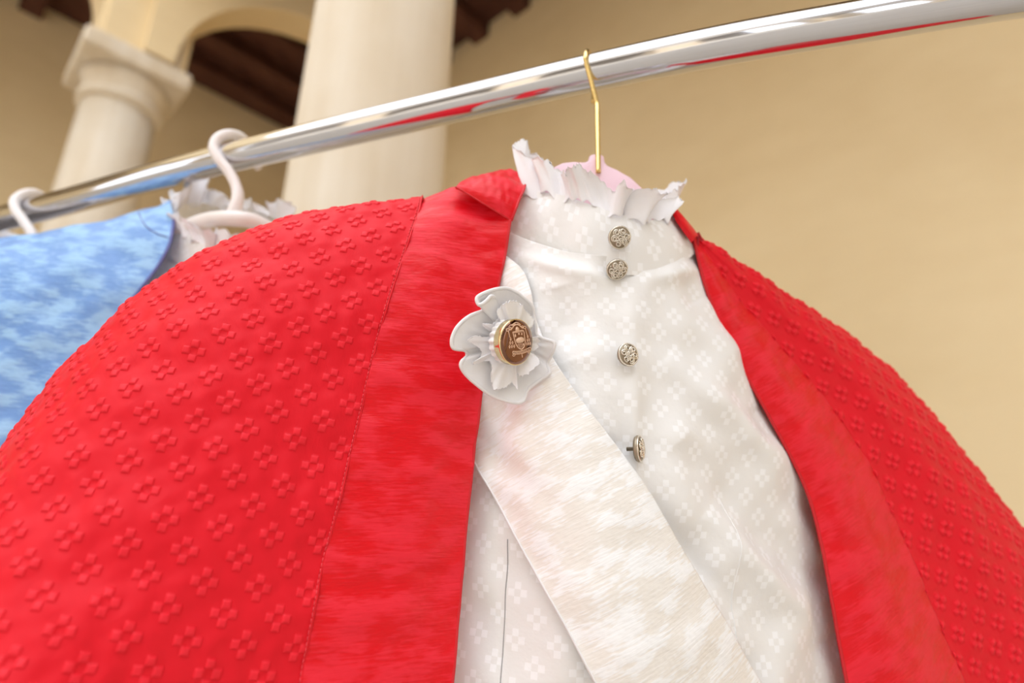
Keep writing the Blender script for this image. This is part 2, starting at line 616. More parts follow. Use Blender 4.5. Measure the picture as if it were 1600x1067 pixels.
def arch_wall(name, p0, d, bays, bay, top, th, m, half=.20, rise=.52, stilt=0):
    """a wall carried on elliptical arches that spring at SPRING"""
    nrm = np.array([-d[1], d[0]])
    prof = []
    x0 = 0
    for k in range(bays):
        a = x0 + k * bay
        prof.append((a, SPRING))
        w = (bay - 2 * half) / 2
        prof.append((a + half, SPRING))
        for t in np.linspace(np.pi, 0, 25):
            prof.append((a + bay / 2 + w * np.cos(t), SPRING + stilt + .001 + rise * np.sin(t)))
        prof.append((a + bay - half, SPRING))
    prof.append((bays * bay, SPRING))
    n = len(prof)
    V = []
    for s in (-1, 1):
        for (x, z) in prof:
            q = p0 + d * x + nrm * s * th / 2; V.append((q[0], q[1], z))
        for (x, z) in prof:
            q = p0 + d * x + nrm * s * th / 2; V.append((q[0], q[1], top))
    Fc = []
    for i in range(n - 1):
        Fc.append([i, i + 1, n + i + 1, n + i]); Fc.append([2 * n + i + 1, 2 * n + i, 3 * n + i, 3 * n + i + 1])
        Fc.append([i + 1, i, 2 * n + i, 2 * n + i + 1]); Fc.append([n + i, n + i + 1, 3 * n + i + 1, 3 * n + i])
    Fc.append([0, n, 3 * n, 2 * n]); Fc.append([n - 1, 3 * n - 1, 4 * n - 1, 2 * n - 1])
    return struct(name, V, Fc, m)


span = dr
arch_wall('wall_corner_arch', Lc - nl * .12, e1, 1, 1.94, CEIL + .02, .20, M['plaster'], half=.12, rise=.74)
arch_wall('wall_courtyard', Lc, ea, 4, BAY, CEIL + 1.2, .34, M['plaster'], half=.17, stilt=.25)
arch_wall('wall_side_arcade', Lc, -e1, 4, BAY, CEIL + 1.2, .34, M['plaster'], half=.17, stilt=.25)


def lathe(c, prof, n=40):
    V = []; Fc = []
    th = np.linspace(0, 2 * np.pi, n, endpoint=False)
    for r, z in prof:
        V += [(c[0] + r * math.cos(t), c[1] + r * math.sin(t), z) for t in th]
    for i in range(len(prof) - 1):
        Fc += [[i * n + j, i * n + (j + 1) % n, (i + 1) * n + (j + 1) % n, (i + 1) * n + j] for j in range(n)]
    Fc.append(list(range(n))[::-1]); Fc.append([(len(prof) - 1) * n + j for j in range(n)])
    return V, Fc


def column(c, label, rad=.158):
    root = tag(empty('stone_column', (c[0], c[1], 0)), label, 'column')
    cap0 = SPRING - .22
    prof = [(rad * 1.02, .28), (rad * 1.02, 1.0), (rad, 1.8), (rad * .97, 2.4), (rad * .93, cap0 - .03)]
    link('shaft', *lathe(c, prof), M['stone'], root)
    link('column_base', *lathe(c, [(rad * 1.5, 0), (rad * 1.5, .12), (rad * 1.35, .15), (rad * 1.38, .2), (rad * 1.1, .24), (rad * 1.05, .28)]), M['stone'], root)
    link('capital', *lathe(c, [(rad * .93, cap0 - .03), (rad * 1.07, cap0 - .015), (rad * 1.07, cap0 + .012), (rad * .97, cap0 + .02), (rad * .98, cap0 + .05), (rad * 1.04, cap0 + .09), (rad * 1.14, cap0 + .12)]), M['stone'], root)
    mb = MB()
    mb.add(*obox(c, e1, nl, .212, .212, cap0 + .125, SPRING - .005))
    o = mb.build('abacus', M['stone'], root, smooth=False)
    bv = o.modifiers.new('bevel', 'BEVEL'); bv.width = .018; bv.segments = 3
    link('impost_block', *obox(c, e1, nl, .160, .160, SPRING - .02, SPRING + .35), M['stone'], root, smooth=False)
    return root


# the other two sides of the court, behind the eye: walls on arches with dark walks behind
A4, B4 = Lc + ea * 4 * BAY, Lc - e1 * 4 * BAY
for nm, p0, d, inward in (('wall_opposite', A4, -e1, ea), ('wall_entrance', B4, ea, -e1)):
    arch_wall(nm, p0, d, 4, BAY, CEIL + 1.6, .4, M['whitewash'], half=.28)
    for k in range(5):
        link('pier', *obox(p0 + d * k * BAY, d, inward, .26, .2, 0, SPRING + .01), M['stone'], D.objects[nm], smooth=False)
    far = p0 + inward * 2.4
    struct('wall_behind_' + nm.split('_')[1], *prism([far - d * .3, far + d * (4 * BAY + .3), far + d * (4 * BAY + .3) + inward * .3, far - d * .3 + inward * .3], 0, CEIL + 1.4), M['whitewash'])
    struct('ceiling_' + nm.split('_')[1], *prism([p0 - d * .3, p0 + d * (4 * BAY + .3), far + d * (4 * BAY + .3), far - d * .3], CEIL + .12, CEIL + .2), M['timber'])
column(Lc, 'far pale stone column with a square topped capital at the left')
column(Bc, 'near thick pale stone column rising behind the rail, no capital in view')

# ------------------------------------------------------------------ the rail
RP = [(-160, 382, 2.5), (0, 342, .0), (101, 316, 0), (275, 268, 0), (450, 225, 0), (700, 167, 0), (920, 115, 0), (1133, 70, 0), (1346, 33, 0), (1500, 7, 0), (1640, -15, 0), (1800, -36, 0)]


def rail_z(x):
    return 1 / (1.56 + .00078 * (x - 101))


rail_pts = np.array([W(x, y, rail_z(x)) for x, y, _ in RP])
RAD = .0138
rail = tag(empty('clothes_rail', rail_pts[6]), 'polished chrome tube rail that every hanger hooks over', 'rail')
ends = [rail_pts[0] + (rail_pts[0] - rail_pts[2]) * 1.2, rail_pts[-1] + (rail_pts[-1] - rail_pts[5]) * 1.3]
link('rail_tube', *tube(np.concatenate([[ends[0]], cat(rail_pts, 90), [ends[1]]]), RAD, 40), M['chrome'], rail)
for e_ in ends:
    d_ = np.array([rail_pts[0][1] - rail_pts[-1][1], rail_pts[-1][0] - rail_pts[0][0], 0]); d_ /= np.linalg.norm(d_)
    link('upright', *tube(np.array([e_ + np.array([0, 0, .02]), [e_[0], e_[1], .03]]), RAD, 24), M['chrome'], rail)
    link('foot_bar', *tube(np.array([[e_[0], e_[1], .015] - d_ * .25, [e_[0], e_[1], .015] + d_ * .25]), .0149, 20), M['chrome'], rail)


def rail_at(x):
    xs = [r[0] for r in RP]
    y = np.interp(x, xs, [r[1] for r in RP])
    p = W(x, y, rail_z(x))
    t = W(x + 20, np.interp(x + 20, xs, [r[1] for r in RP]), rail_z(x + 20)) - p
    return p, t / np.linalg.norm(t)


# ------------------------------------------------------------------ the red cape
edgeL = np.array([(797, 343), (789, 400), (777, 455), (764, 535), (752, 620), (740, 715), (730, 815), (718, 950), (708, 1067), (700, 1180)], float)
seamL = np.array([(660, 309), (640, 372), (612, 455), (590, 530), (572, 610), (550, 700), (528, 790), (505, 880), (488, 965), (472, 1060), (454, 1180)], float)
Zl = field([(640, 400, .365), (590, 550, .345), (547, 650, .335), (500, 900, .305), (470, 1067, .285), (430, 450, .335), (400, 600, .315), (330, 850, .275),
            (280, 1067, .255), (180, 600, .30), (120, 800, .262), (60, 1000, .232), (0, 760, .272), (790, 380, .388), (765, 530, .370), (752, 620, .362), (738, 740, .350),
            (725, 870, .335), (708, 1067, .312), (-100, 1130, .21), (702, 1200, .298), (240, 520, .318), (455, 360, .345), (660, 330, .37), (450, 1290, .258), (150, 1290, .225)], 3)
FR = np.array([0, .012, .035, .07, .12, .19, .28, .40, .54, .70, .85, 1.0])


def roll(f, f0, d):
    q = np.clip(1 - f / f0, 0, 1)
    return d * (1 - np.sqrt(np.maximum(0, 1 - q * q)))


def column_grid(top, bot, Zf, f0, d, back, mid=None):
    """rows from behind the shoulder, over its rim and down the front. top/bot: matching points; back: pixel shift and depth behind the rim"""
    rows = []
    n = len(top)
    d = np.broadcast_to(d, (n,)); f0 = np.broadcast_to(f0, (n,))
    for sx, sy, dz in back:
        rows.append(np.stack([top[:, 0] + sx, top[:, 1] + sy, Zf(top[:, 0], top[:, 1]) + d + dz], -1))
    for f in FR:
        p = top * (1 - f) + bot * f
        if mid is not None:
            p = p + mid * (4 * f * (1 - f))[..., None] if np.ndim(f) else p + mid * 4 * f * (1 - f)
        z = Zf(p[:, 0], p[:, 1]) + roll(f, f0, d)
        rows.append(np.stack([p[:, 0], p[:, 1], z], -1))
    return np.array(rows)


def to_world(G):
    return W(G[..., 0], G[..., 1], G[..., 2])


def longer(G, by=.14):
    """one more row below the last: the cloth goes on hanging"""
    d = G[-1] - G[-2]
    d = d / np.linalg.norm(d, axis=-1, keepdims=True)
    d = .4 * d + .6 * d.mean(0) + np.array([0, 0, -.8])
    d /= np.linalg.norm(d, axis=-1, keepdims=True)
    return np.concatenate([G, (G[-1] + d * by)[None]])


cape = tag(empty('shoulder_cape', W(800, 300, .43)), 'bright red shoulder cape with raised woven flowers, open over the white jacket', 'cape')
# outer patterned panel, viewer's left
topL = np.array([(-90, 830), (-40, 760), (10, 690), (85, 590), (180, 490), (262, 425), (340, 380), (455, 337), (560, 320), (660, 309)], float)
botL = np.array([(-190, 1180), (-130, 1180), (-70, 1180), (-5, 1180), (60, 1180), (130, 1180), (205, 1180), (290, 1180), (370, 1180), (440, 1180)], float)
nT = len(topL)
GL = column_grid(topL, botL, Zl, .22, .035, [(40, 60, .09), (14, 20, .05), (2, 4, .018)])
# bend the last columns on to the seam line
sm = cat(seamL, 300)
for r in range(3, GL.shape[0]):
    for c, w in ((-1, 1.0), (-2, .66), (-3, .33)):
        y = GL[r, c, 1]
        dx = np.interp(y, sm[:, 1], sm[:, 0]) - (660 + (440 - 660) * (y - 309) / (1180 - 309))
        GL[r, c, 0] += dx * w
for r in range(3, GL.shape[0]):
    f = FR[r - 3]
    GL[r, :, 2] = Zl(GL[r, :, 0], GL[r, :, 1]) + roll(f, .22, .035)
GLw = longer(to_world(GL))
NV, NU = 950, 880
G = up2(GLw, NV, NU)
uvL = cloth_uv(GLw, NV, NU, (490, 470), (.28, -1), (482.5, 453))
nrm = normals(G)
pf, rel = relief(uvL)
soft = wnoise(uvL, .05, 3, 3) * .0014 + wnoise(uvL, .016, 4, 2) * .0004
G = G + nrm * (rel * .00085 + soft)[..., None]
sheet('patterned_panel', G, M['red_woven'], cape, .0012, uvL, pf, back=False)
sheet('lining', up2(GLw, 60, 60) - normals(up2(GLw, 60, 60)) * .003, M['lining'], cape, .0006)

# lapel, viewer's left
topA = arc(np.array([(660, 309), (690, 299), (712, 292), (755, 318), (797, 343)], float), 6)
topA = np.array([(660, 309), (686, 300), (712, 292), (740, 309), (768, 326), (797, 343)], float)
rowsA = []
eL = cat(edgeL, 300); sL = cat(seamL, 300)
for k, f in enumerate(np.concatenate([FR[:1], FR[2:]])):
    yl = 309 + (1180 - 309) * f; yr = 343 + (1180 - 343) * f
    a = np.array([np.interp(yl, sL[:, 1], sL[:, 0]), yl]); b = np.array([np.interp(yr, eL[:, 1], eL[:, 0]), yr])
    row = []
    for c in range(6):
        s = c / 5
        p = a * (1 - s) + b * s
        lin = topA[0] * (1 - s) + topA[-1] * s
        p = p + (topA[c] - lin) * (1 - min(1, f / .3)) ** 1.5
        z = Zl(p[0], p[1]) + roll(f, .22, .035) * (1 - s) ** .8 - .004 * math.sin(math.pi * s) * min(1, f * 4)
        row.append((p[0], p[1], z))
    rowsA.append(row)
GA = longer(to_world(np.array(rowsA)))
NVa, NUa = 260, 110
Ga = up2(GA, NVa, NUa)
uvA = cloth_uv(GA, NVa, NUa, (650, 600), (.06, -1))
na = normals(Ga)
vv = np.linspace(0, 1, NVa)[:, None]
Ga = Ga + na * (wnoise(uvA * np.array([1, 2.2]), .06, 11, 3) * .0009 + .0007 * wnoise(uvA * np.array([.6, 2.5]), .03, 12, 2) * np.exp(-vv * 6))[..., None]
sheet('lapel', Ga, M['red_satin'], cape, .0014, uvA)
# seam stitches
pl = G[int(NV * .19):, -4] + nrm[int(NV * .19):, -4] * .0005
s = np.concatenate([[0], np.cumsum(np.linalg.norm(np.diff(pl, axis=0), axis=1))])
mb = MB()
for t in np.arange(.004, s[-1] - .004, .0027):
    seg = np.stack([np.interp([t, t + .0010, t + .0020], s, pl[:, k]) for k in range(3)], -1)
    mb.add(*tube(seg, .00032, 5))
tag(mb.build('seam_stitching', M['red_thread'], cape), kind='stuff')
link('edge_piping', *tube(cat(Ga[::6, -1] + na[::6, -1] * -.0006, 160), .0010, 8), M['red_trim'], cape)
link('seam_welt', *tube(G[int(NV * .19)::8, -1] + nrm[int(NV * .19)::8, -1] * .0001, .0007, 6), M['red_satin'], cape)

# folded neck piece above the lapel
NP = np.array([
    [(712, 293, .388), (742, 310, .386), (770, 327, .386), (799, 345, .388)],
    [(716, 287, .391), (748, 299, .386), (778, 313, .385), (806, 325, .390)],
    [(724, 281, .397), (757, 286, .391), (787, 295, .391), (814, 306, .396)],
    [(735, 277, .405), (766, 274, .400), (794, 279, .402), (820, 292, .406)],
    [(748, 274, .413), (776, 267.5, .412), (800, 267, .415), (824, 279, .418)],
    [(752, 274, .424), (780, 269, .428), (804, 268, .432), (826, 276, .430)],
    [(760, 286, .45), (786, 280, .46), (808, 280, .46), (828, 284, .45)]], float)
GN = to_world(NP)
Gn = up2(GN, 50, 50)
uvN = cloth_uv(GN, 50, 50, (770, 300), (.3, -1))
Gn = Gn + normals(Gn) * (wnoise(uvN * np.array([2, 1]), .02, 21, 2) * .0007)[..., None]
sheet('neck_facing', Gn, M['red_satin'], cape, .0014, uvN)
link('neck_seam', *tube(cat(Gn[0] + normals(Gn)[0] * .0002, 30), .0006, 6), M['red_trim'], cape)
link('neck_piping', *tube(cat(Gn[::4, -1], 30), .0009, 8), M['red_trim'], cape)

# viewer's right side
edgeR = np.array([(1083, 372), (1094, 420), (1112, 475), (1150, 560), (1207, 660), (1262, 770), (1288, 870), (1307, 985), (1324, 1067), (1345, 1180), (1362, 1290)], float)
outR = np.array([(1088, 368), (1140, 398), (1210, 444), (1290, 498), (1372, 558), (1442, 630), (1500, 700), (1560, 776), (1612, 846), (1690, 950), (1800, 1090)], float)
Zr = field([(1083, 385, .412), (1110, 470, .418), (1150, 560, .418), (1210, 660, .414), (1265, 770, .408), (1290, 870, .40), (1310, 1000, .39), (1330, 1100, .38), (1360, 1290, .365),
            (1200, 480, .428), (1300, 600, .430), (1400, 800, .420), (1420, 1000, .405), (1290, 510, .447), (1440, 640, .455), (1560, 790, .45), (1600, 900, .44), (1600, 1100, .42),
            (1720, 1100, .44), (1500, 850, .432), (1600, 1290, .39)], 3)
eR = arc(edgeR, 12); oR = arc(outR, 12)
rowsR = []
ss = [0, .14, .30, .46, .62, .76, .87, .94, .98, 1.0]
for r in range(12):
    row = []
    for s_ in ss:
        p = eR[r] * (1 - s_) + oR[r] * s_
        k = min(1, .25 + r / 5)
        ridge = -.008 * k * math.exp(-((s_ - .22) / .2) ** 2) + .008 * k * math.exp(-((s_ - .52) / .14) ** 2)
        z = Zr(p[0], p[1]) + roll(1 - s_, .3, .04 * k) + ridge
        row.append((p[0], p[1], z))
    for sx, sy, dz in ((-3, 5, .014), (-16, 22, .045), (-46, 60, .09)):
        p = oR[r] + np.array([sx, sy]) * k
        row.append((p[0], p[1], Zr(*oR[r]) + (.04 + dz) * k))
    rowsR.append(row)
GR = longer(to_world(np.array(rowsR)))
SPL = .33                                   # where lapel meets patterned cloth, as a share of the columns
kc = 3                                      # column index of that seam
GRl, GRp = GR[:, :kc + 1], GR[:, kc:]
Gl = up2(GR, 240, 400)
full_uv = cloth_uv(GR, 300, 420, (1480, 770), (-.50, -.87), (1501, 761))
G2 = up2(GR, 300, 420)
cut = int(420 * kc / (GR.shape[1] - 1))
Nn = normals(G2)
pf2, rel2 = relief(full_uv)
G2 = G2 + Nn * (wnoise(full_uv, .05, 31, 3) * .0010)[..., None]
Gp = G2[:, cut:] + (Nn * (rel2 * .0014)[..., None])[:, cut:]
sheet('patterned_panel', Gp, M['red_woven'], cape, .0012, full_uv[:, cut:], pf2[:, cut:], back=False)
sheet('lining', (G2 - Nn * .003)[::6, ::8], M['lining'], cape, .0006)
sheet('lapel', G2[:, :cut + 1], M['red_satin'], cape, .0014, full_uv[:, :cut + 1])
link('edge_piping', *tube(cat(G2[::6, 0], 120), .0011, 8), M['red_trim'], cape)
# narrow neck strip at the right
NR = np.array([
    [(1047, 326, .408), (1056, 345, .405), (1068, 362, .405), (1080, 380, .409)],
    [(1050, 322, .406), (1062, 340, .403), (1074, 356, .403), (1085, 374, .407)],
    [(1052, 321, .410), (1066, 337, .408), (1079, 352, .409), (1090, 368, .411)],
    [(1050, 322, .424), (1064, 338, .424), (1078, 353, .425), (1092, 369, .424)],
    [(1040, 332, .45), (1054, 348, .45), (1068, 362, .45), (1086, 376, .45)]], float)
Gx = up2(to_world(NR), 30, 40)
Gx = Gx + normals(Gx) * (wnoise(Gx, .012, 5, 2) * .0006)[..., None]
sheet('neck_facing', Gx, M['red_satin'], cape, .0014, np.stack(np.meshgrid(np.linspace(0, .03, 40), np.linspace(0, .015, 30)), -1))

# ------------------------------------------------------------------ the white jacket
jacket = tag(empty('jacket', W(940, 330, .42)), 'white jacquard jacket with ruffled collar and silver buttons under the red cape', 'jacket')
Zw = field([(800, 380, .398), (900, 400, .378), (965, 400, .374), (1085, 385, .416), (790, 450, .394), (900, 450, .371), (1000, 450, .371), (1100, 460, .412), (755, 600, .382), (900, 600, .356),
            (1000, 600, .357), (1100, 600, .380), (1190, 620, .425), (730, 800, .362), (900, 800, .343), (1050, 800, .350), (1200, 800, .383), (1285, 820, .418), (700, 1067, .335),
            (900, 1067, .318), (1050, 1067, .322), (1200, 1067, .352), (1325, 1067, .398), (690, 1290, .31), (1000, 1290, .30), (1380, 1290, .385)], 3)
rowsW = []
ysL = [360, 400, 460, 540, 620, 715, 815, 950, 1067, 1180, 1290]
lx = [790, 768, 752, 735, 722, 708, 696, 684, 674, 668, 660]
rx = [1092, 1100, 1120, 1165, 1215, 1272, 1310, 1322, 1336, 1362, 1384]
for k, y in enumerate(ysL):
    row = []
    for c in range(9):
        s_ = c / 8
        x = lx[k] * (1 - s_) + rx[k] * s_
        yy = y + (math.sin(math.pi * s_) * 34 - 0 + 12 * s_ if k == 0 else math.sin(math.pi * s_) * 18 * max(0, 1 - k / 4) + 8 * s_ * max(0, 1 - k / 6))
        row.append((x, yy, float(Zw(x, yy)) + .018 * max(0, s_ - .88) / .12))
    rowsW.append(row)
GW = longer(to_world(np.array(rowsW)))
NVw, NUw = 300, 220
Gw = up2(GW, NVw, NUw)
uvW = cloth_uv(GW, NVw, NUw, (1080, 650), (-.06, -1))
nw = normals(Gw)
px = PIX(Gw)
X, Y = px[..., 0], px[..., 1]


def fold(x0, y0, x1, y1, w, a):
    """a soft crease along a line, given where it lies on the cloth"""
    d = np.array([x1 - x0, y1 - y0], float); L = np.linalg.norm(d); d /= L
    t = (X - x0) * d[0] + (Y - y0) * d[1]; q = -(X - x0) * d[1] + (Y - y0) * d[0]
    env = np.clip(1 - np.abs(t / L - .5) * 2, 0, 1) ** .6
    return a * env * np.exp(-(q / w) ** 2)


disp = wnoise(uvW, .07, 41, 3) * .0012
disp += fold(1040, 560, 1300, 800, 22, .0035) + fold(1060, 690, 1290, 930, 26, -.003) + fold(1010, 780, 1160, 960, 20, -.0025) + fold(1090, 470, 1180, 640, 18, .003)
disp += fold(1105, 800, 1290, 1000, 20, .003) + fold(985, 420, 1000, 1000, 14, .0012) + fold(800, 400, 960, 440, 12, .0016) + fold(1000, 440, 1095, 420, 14, .002) + fold(870, 450, 900, 560, 25, -.0018)
Gw = Gw + nw * (disp * 2.4)[..., None]
sheet('jacket_front', Gw, M['jacquard'], jacket, .0012, uvW)
# panel seam low on the left, its crease shade painted grey, and the right front seam
for x, y, y0, y1, mk in ((788, 950, 840, 1400, 'seam_shade'), (1149, 880, 770, 1010, 'jacquard')):
    kk = np.unravel_index(np.argmin((px[..., 0] - x) ** 2 + (px[..., 1] - y) ** 2), px.shape[:2])[1]
    sel = (px[:, kk, 1] > y0) & (px[:, kk, 1] < y1)
    link('panel_seam', *tube(Gw[sel, kk] + nw[sel, kk] * .0001, .0004, 6), M[mk], jacket)
# stand collar: a ring round the neck
top_ring = [(817, 300, .414), (850, 300, .402), (890, 308, .392), (930, 322, .386), (975, 336, .385), (1015, 343, .391), (1043, 340, .406), (1046, 325, .430), (1010, 312, .452), (940, 300, .468), (870, 292, .46), (828, 292, .436)]
low_ring = [(794, 358, .410), (826, 386, .3985), (872, 406, .387), (925, 422, .3795), (985, 430, .3785), (1045, 422, .394), (1088, 394, .419), (1088, 372, .44), (1050, 352, .475), (945, 335, .495), (850, 330, .485), (800, 335, .45)]
TR = cat_closed(W(*np.array(top_ring).T), 160); LR = cat_closed(W(*np.array(low_ring).T), 160)
CV = []
NCOL = 16
for k in range(NCOL):
    f = k / (NCOL - 1)
    bulge = .0022 * math.sin(math.pi * f)
    r_ = TR * (1 - f) + LR * f
    c_ = r_.mean(0)
    dirv = r_ - c_; dirv[:, 2] = 0; dirv /= np.linalg.norm(dirv, axis=1)[:, None]
    r_ = r_ + dirv * (bulge + .0006 * np.sin(np.arange(160) * .35 + f * 3))[:, None]
    CV.append(r_)
CV = np.array(CV)
sarc = np.concatenate([[0], np.cumsum(np.linalg.norm(np.diff(CV[NCOL // 2], axis=0), axis=1))])
uvC = np.stack([np.broadcast_to(sarc, (NCOL, 160)), np.broadcast_to(np.linspace(.03, 0, NCOL)[:, None], (NCOL, 160))], -1)
inner = CV * 1.0
cc = CV.mean((0, 1)); di = CV - CV.mean(1, keepdims=True); di[..., 2] = 0; di /= np.linalg.norm(di, axis=-1, keepdims=True)
inner = CV - di * .0012
V_ = np.concatenate([CV.reshape(-1, 3), inner.reshape(-1, 3)])
F_ = np.concatenate([gridfaces(NCOL, 160, True, 0, True), gridfaces(NCOL, 160, False, NCOL * 160, True)])
link('stand_collar', V_, F_, M['jacquard'], jacket, True, np.concatenate([uvC.reshape(-1, 2)] * 2))


def neck_frill(name, ring, heights, outs, parent, m, folds=15, seed=1, thick=.0007, amp=.006, ns=14):
    """a gathered frill standing on a closed ring; heights and outward leans are given at the ring's control points"""
    n = 720
    R = cat_closed(ring, n)
    hs = cat_closed(np.array(heights, float)[:, None], n)[:, 0]; os_ = cat_closed(np.array(outs, float)[:, None], n)[:, 0]
    c = R.mean(0)
    o_ = R - c; o_[:, 2] = 0; o_ /= np.linalg.norm(o_, axis=1)[:, None]
    t_ = np.roll(R, -1, 0) - np.roll(R, 1, 0); t_ /= np.linalg.norm(t_, axis=1)[:, None]
    g = np.random.default_rng(seed)
    th = np.linspace(0, 2 * np.pi, n, endpoint=False)
    ph = th * folds + 1.1 * np.sin(th * 3 + g.uniform(0, 6)) + .8 * np.sin(th * 5 + g.uniform(0, 6))
    ragged = .0016 * np.convolve(g.normal(size=n), np.ones(3) / 3, 'same')
    lob = .12 * np.sin(ph * .5 + 1) + .10 * np.sin(th * 7 + 2)
    rows = []
    R = R + np.array([0, 0, 1.]) * (-.0022 + .0024 * np.sin(ph * .8 + 2) + .0012 * np.sin(th * 31))[:, None] + o_ * .0016
    for k in range(ns):
        f = k / (ns - 1)
        a = amp * (.25 + .75 * f ** .8)
        h = hs * (1 + lob) * f
        pos = R + np.array([0, 0, 1.]) * (h * np.cos(os_ * f))[:, None] + o_ * (h * np.sin(os_ * f))[:, None]
        pos = pos + o_ * (a * np.sin(ph))[:, None] + t_ * (a * .75 * np.cos(ph * 1 + .6) * np.sin(ph * .37 + 2))[:, None]
        pos = pos + (o_ * (.0012 * f * np.sin(ph * 3.3 + 5 * f))[:, None])
        if k == ns - 1:
            pos = pos + np.array([0, 0, 1.]) * ragged[:, None]
        rows.append(pos)
    A = np.array(rows)
    B = A - o_ * thick
    V = np.concatenate([A.reshape(-1, 3), B.reshape(-1, 3)])
    f1 = gridfaces(ns, n, False, 0, True); f2 = gridfaces(ns, n, True, ns * n, True)
    j = np.arange(n); e = (ns - 1) * n
    rim = np.stack([e + j, e + (j + 1) % n, ns * n + e + (j + 1) % n, ns * n + e + j], -1)
    return link(name, V, np.concatenate([f1, f2, rim[:, ::-1]]), m, parent)


ringW = W(*np.array(top_ring).T)
neck_frill('collar_frill', ringW, [.036, .030, .016, .019, .018, .018, .020, .020, .009, .007, .008, .028],
           [.05, .1, .35, .5, .55, .55, .3, .1, 0, 0, 0, .0], jacket, M['cotton'], folds=11, seed=4, amp=.0075)


def frame(c, nrm_, up=(0, 0, 1)):
    n = np.array(nrm_, float); n /= np.linalg.norm(n)
    x = np.cross(np.array(up, float), n); x /= np.linalg.norm(x)
    y = np.cross(n, x)
    return lambda P: np.asarray(c) + np.asarray(P, float)[..., :1] * x + np.asarray(P, float)[..., 1:2] * y + np.asarray(P, float)[..., 2:3] * n


def disc_prof(prof, n=40):
    V = []; Fc = []
    th = np.linspace(0, 2 * np.pi, n, endpoint=False)
    for r, z in prof:
        V += [(r * math.cos(t), r * math.sin(t), z) for t in th]
    for i in range(len(prof) - 1):
        Fc += [[i * n + j, i * n + (j + 1) % n, (i + 1) * n + (j + 1) % n, (i + 1) * n + j] for j in range(n)]
    Fc.append(list(range(n))[::-1]); Fc.append([(len(prof) - 1) * n + j for j in range(n)])
    return np.array(V), Fc


camv = -fwd


def facing_dir(yaw, pitch):
    """direction that looks at the eye, turned right by yaw and up by pitch (degrees)"""
    y, p_ = math.radians(yaw), math.radians(pitch)
    return camv * math.cos(y) * math.cos(p_) + right * math.sin(y) * math.cos(p_) + upv * math.sin(p_)


def button(pxy, z, rad, nrm_, seed, spin):
    g = np.random.default_rng(seed)
    c = W(pxy[0], pxy[1], z)
    fr = frame(c, nrm_)
    V, Fc = disc_prof([(.0012, -.0075), (.0012, -.003), (rad * .9, -.0022), (rad, -.001), (rad, 0), (rad * .93, .0006), (rad * .6, .0016), (rad * .25, .0021)], 36)
    b = link('button', fr(V), Fc, M['silver_dark'], jacket, True, loc=c)
    # beaded rim
    mb = MB()
    th = np.linspace(0, 2 * np.pi, 60)
    mb.add(*tube(fr(np.stack([rad * .96 * np.cos(th), rad * .96 * np.sin(th), np.full(60, .0006)], -1)), .0005, 6, cap=False))
    o = mb.build('button_rim', M['silver'], b)
    mb = MB()
    for k in range(7):                      # filigree scrolls
        a = spin + k * 2 * math.pi / 6
        d = rad * .56 if k < 6 else 0
        t = np.linspace(0, 1, 26)
        rr = rad * .30 * (1 - .72 * t)
        an = a * 2 + t * 9.5 * (1 if k % 2 else -1)
        x = d * math.cos(a) + rr * np.cos(an); y = d * math.sin(a) + rr * np.sin(an)
        zz = .0021 - (x * x + y * y) / rad ** 2 * .0012
        mb.add(*tube(fr(np.stack([x, y, zz + .0003], -1)), .00048, 6))
    for k in range(9):
        a = g.uniform(0, 6.28); d = rad * g.uniform(.15, .8)
        x, y = d * math.cos(a), d * math.sin(a)
        V, Fc = disc_prof([(.0004, 0), (.0006, .0004), (.0004, .0008)], 8)
        mb.add(fr(V + np.array([x, y, .0020 - d * d / rad ** 2 * .0012])), Fc)
    mb.build('button_filigree', M['silver'], b)
    return b


for k, (pxy, rad, yw, pt, sp) in enumerate([((968, 371), .0073, 8, -12, .3), ((964, 421), .0068, 6, -26, 1.2), ((981, 554), .0070, 24, 10, 2.0), ((999, 701), .0078, 66, 6, .8)]):
    d2 = ((np.concatenate([PIX(Gw).reshape(-1, 2), PIX(CV[:, :100]).reshape(-1, 2)]) - np.array(pxy)) ** 2).sum(-1)
    P3 = np.concatenate([Gw.reshape(-1, 3), CV[:, :100].reshape(-1, 3)])[np.argmin(d2)]
    zz = (P3 - EYE) @ fwd
    button(pxy, zz - .0065, rad, facing_dir(yw, pt), 60 + k, sp)

# ------------------------------------------------------------------ the sash
EDR = np.array([(788, 398), (815, 420), (829, 452), (838, 500), (868, 566), (932, 655), (1000, 745), (1066, 855), (1130, 962), (1190, 1067), (1250, 1170), (1310, 1280)], float)
EDL = np.array([(735, 405), (730, 450), (728, 500), (726, 570), (728, 640), (734, 705), (770, 772), (822, 868), (878, 968), (931, 1067), (985, 1170), (1040, 1280)], float)


def jz(p):
    return float(Zw(p[0], p[1]))


rowsS = []
for k in range(len(EDR)):
    row = []
    for c in range(7):
        s_ = c / 6
        p = EDL[k] * (1 - s_) + EDR[k] * s_
        gap = .0055 + .004 * math.sin(math.pi * s_) + (.004 if k > 3 else .001) * (1 - s_ * .4)
        z = jz(p) - gap
        if p[0] < 780 and k < 6:
            z = max(z, float(Zl(p[0], p[1])) + .006)
        row.append((p[0], p[1], z))
    rowsS.append(row)
GS = longer(to_world(np.array(rowsS)))
Gs = up2(GS, 220, 90)
uvS = cloth_uv(GS, 220, 90, (960, 850), (-.50, -1))
Gs = Gs + normals(Gs) * (wnoise(uvS, .05, 51, 3) * .0008)[..., None]
sash = tag(empty('sash', W(900, 750, .34)), 'broad white shantung sash crossing the jacket below the rosette', 'sash')
sheet('sash_band', Gs, M['white_satin'], sash, .0022, uvS)
link('sash_hem', *tube(cat(Gs[::6, 0], 60), .0007, 8), M['ribbon'], sash)

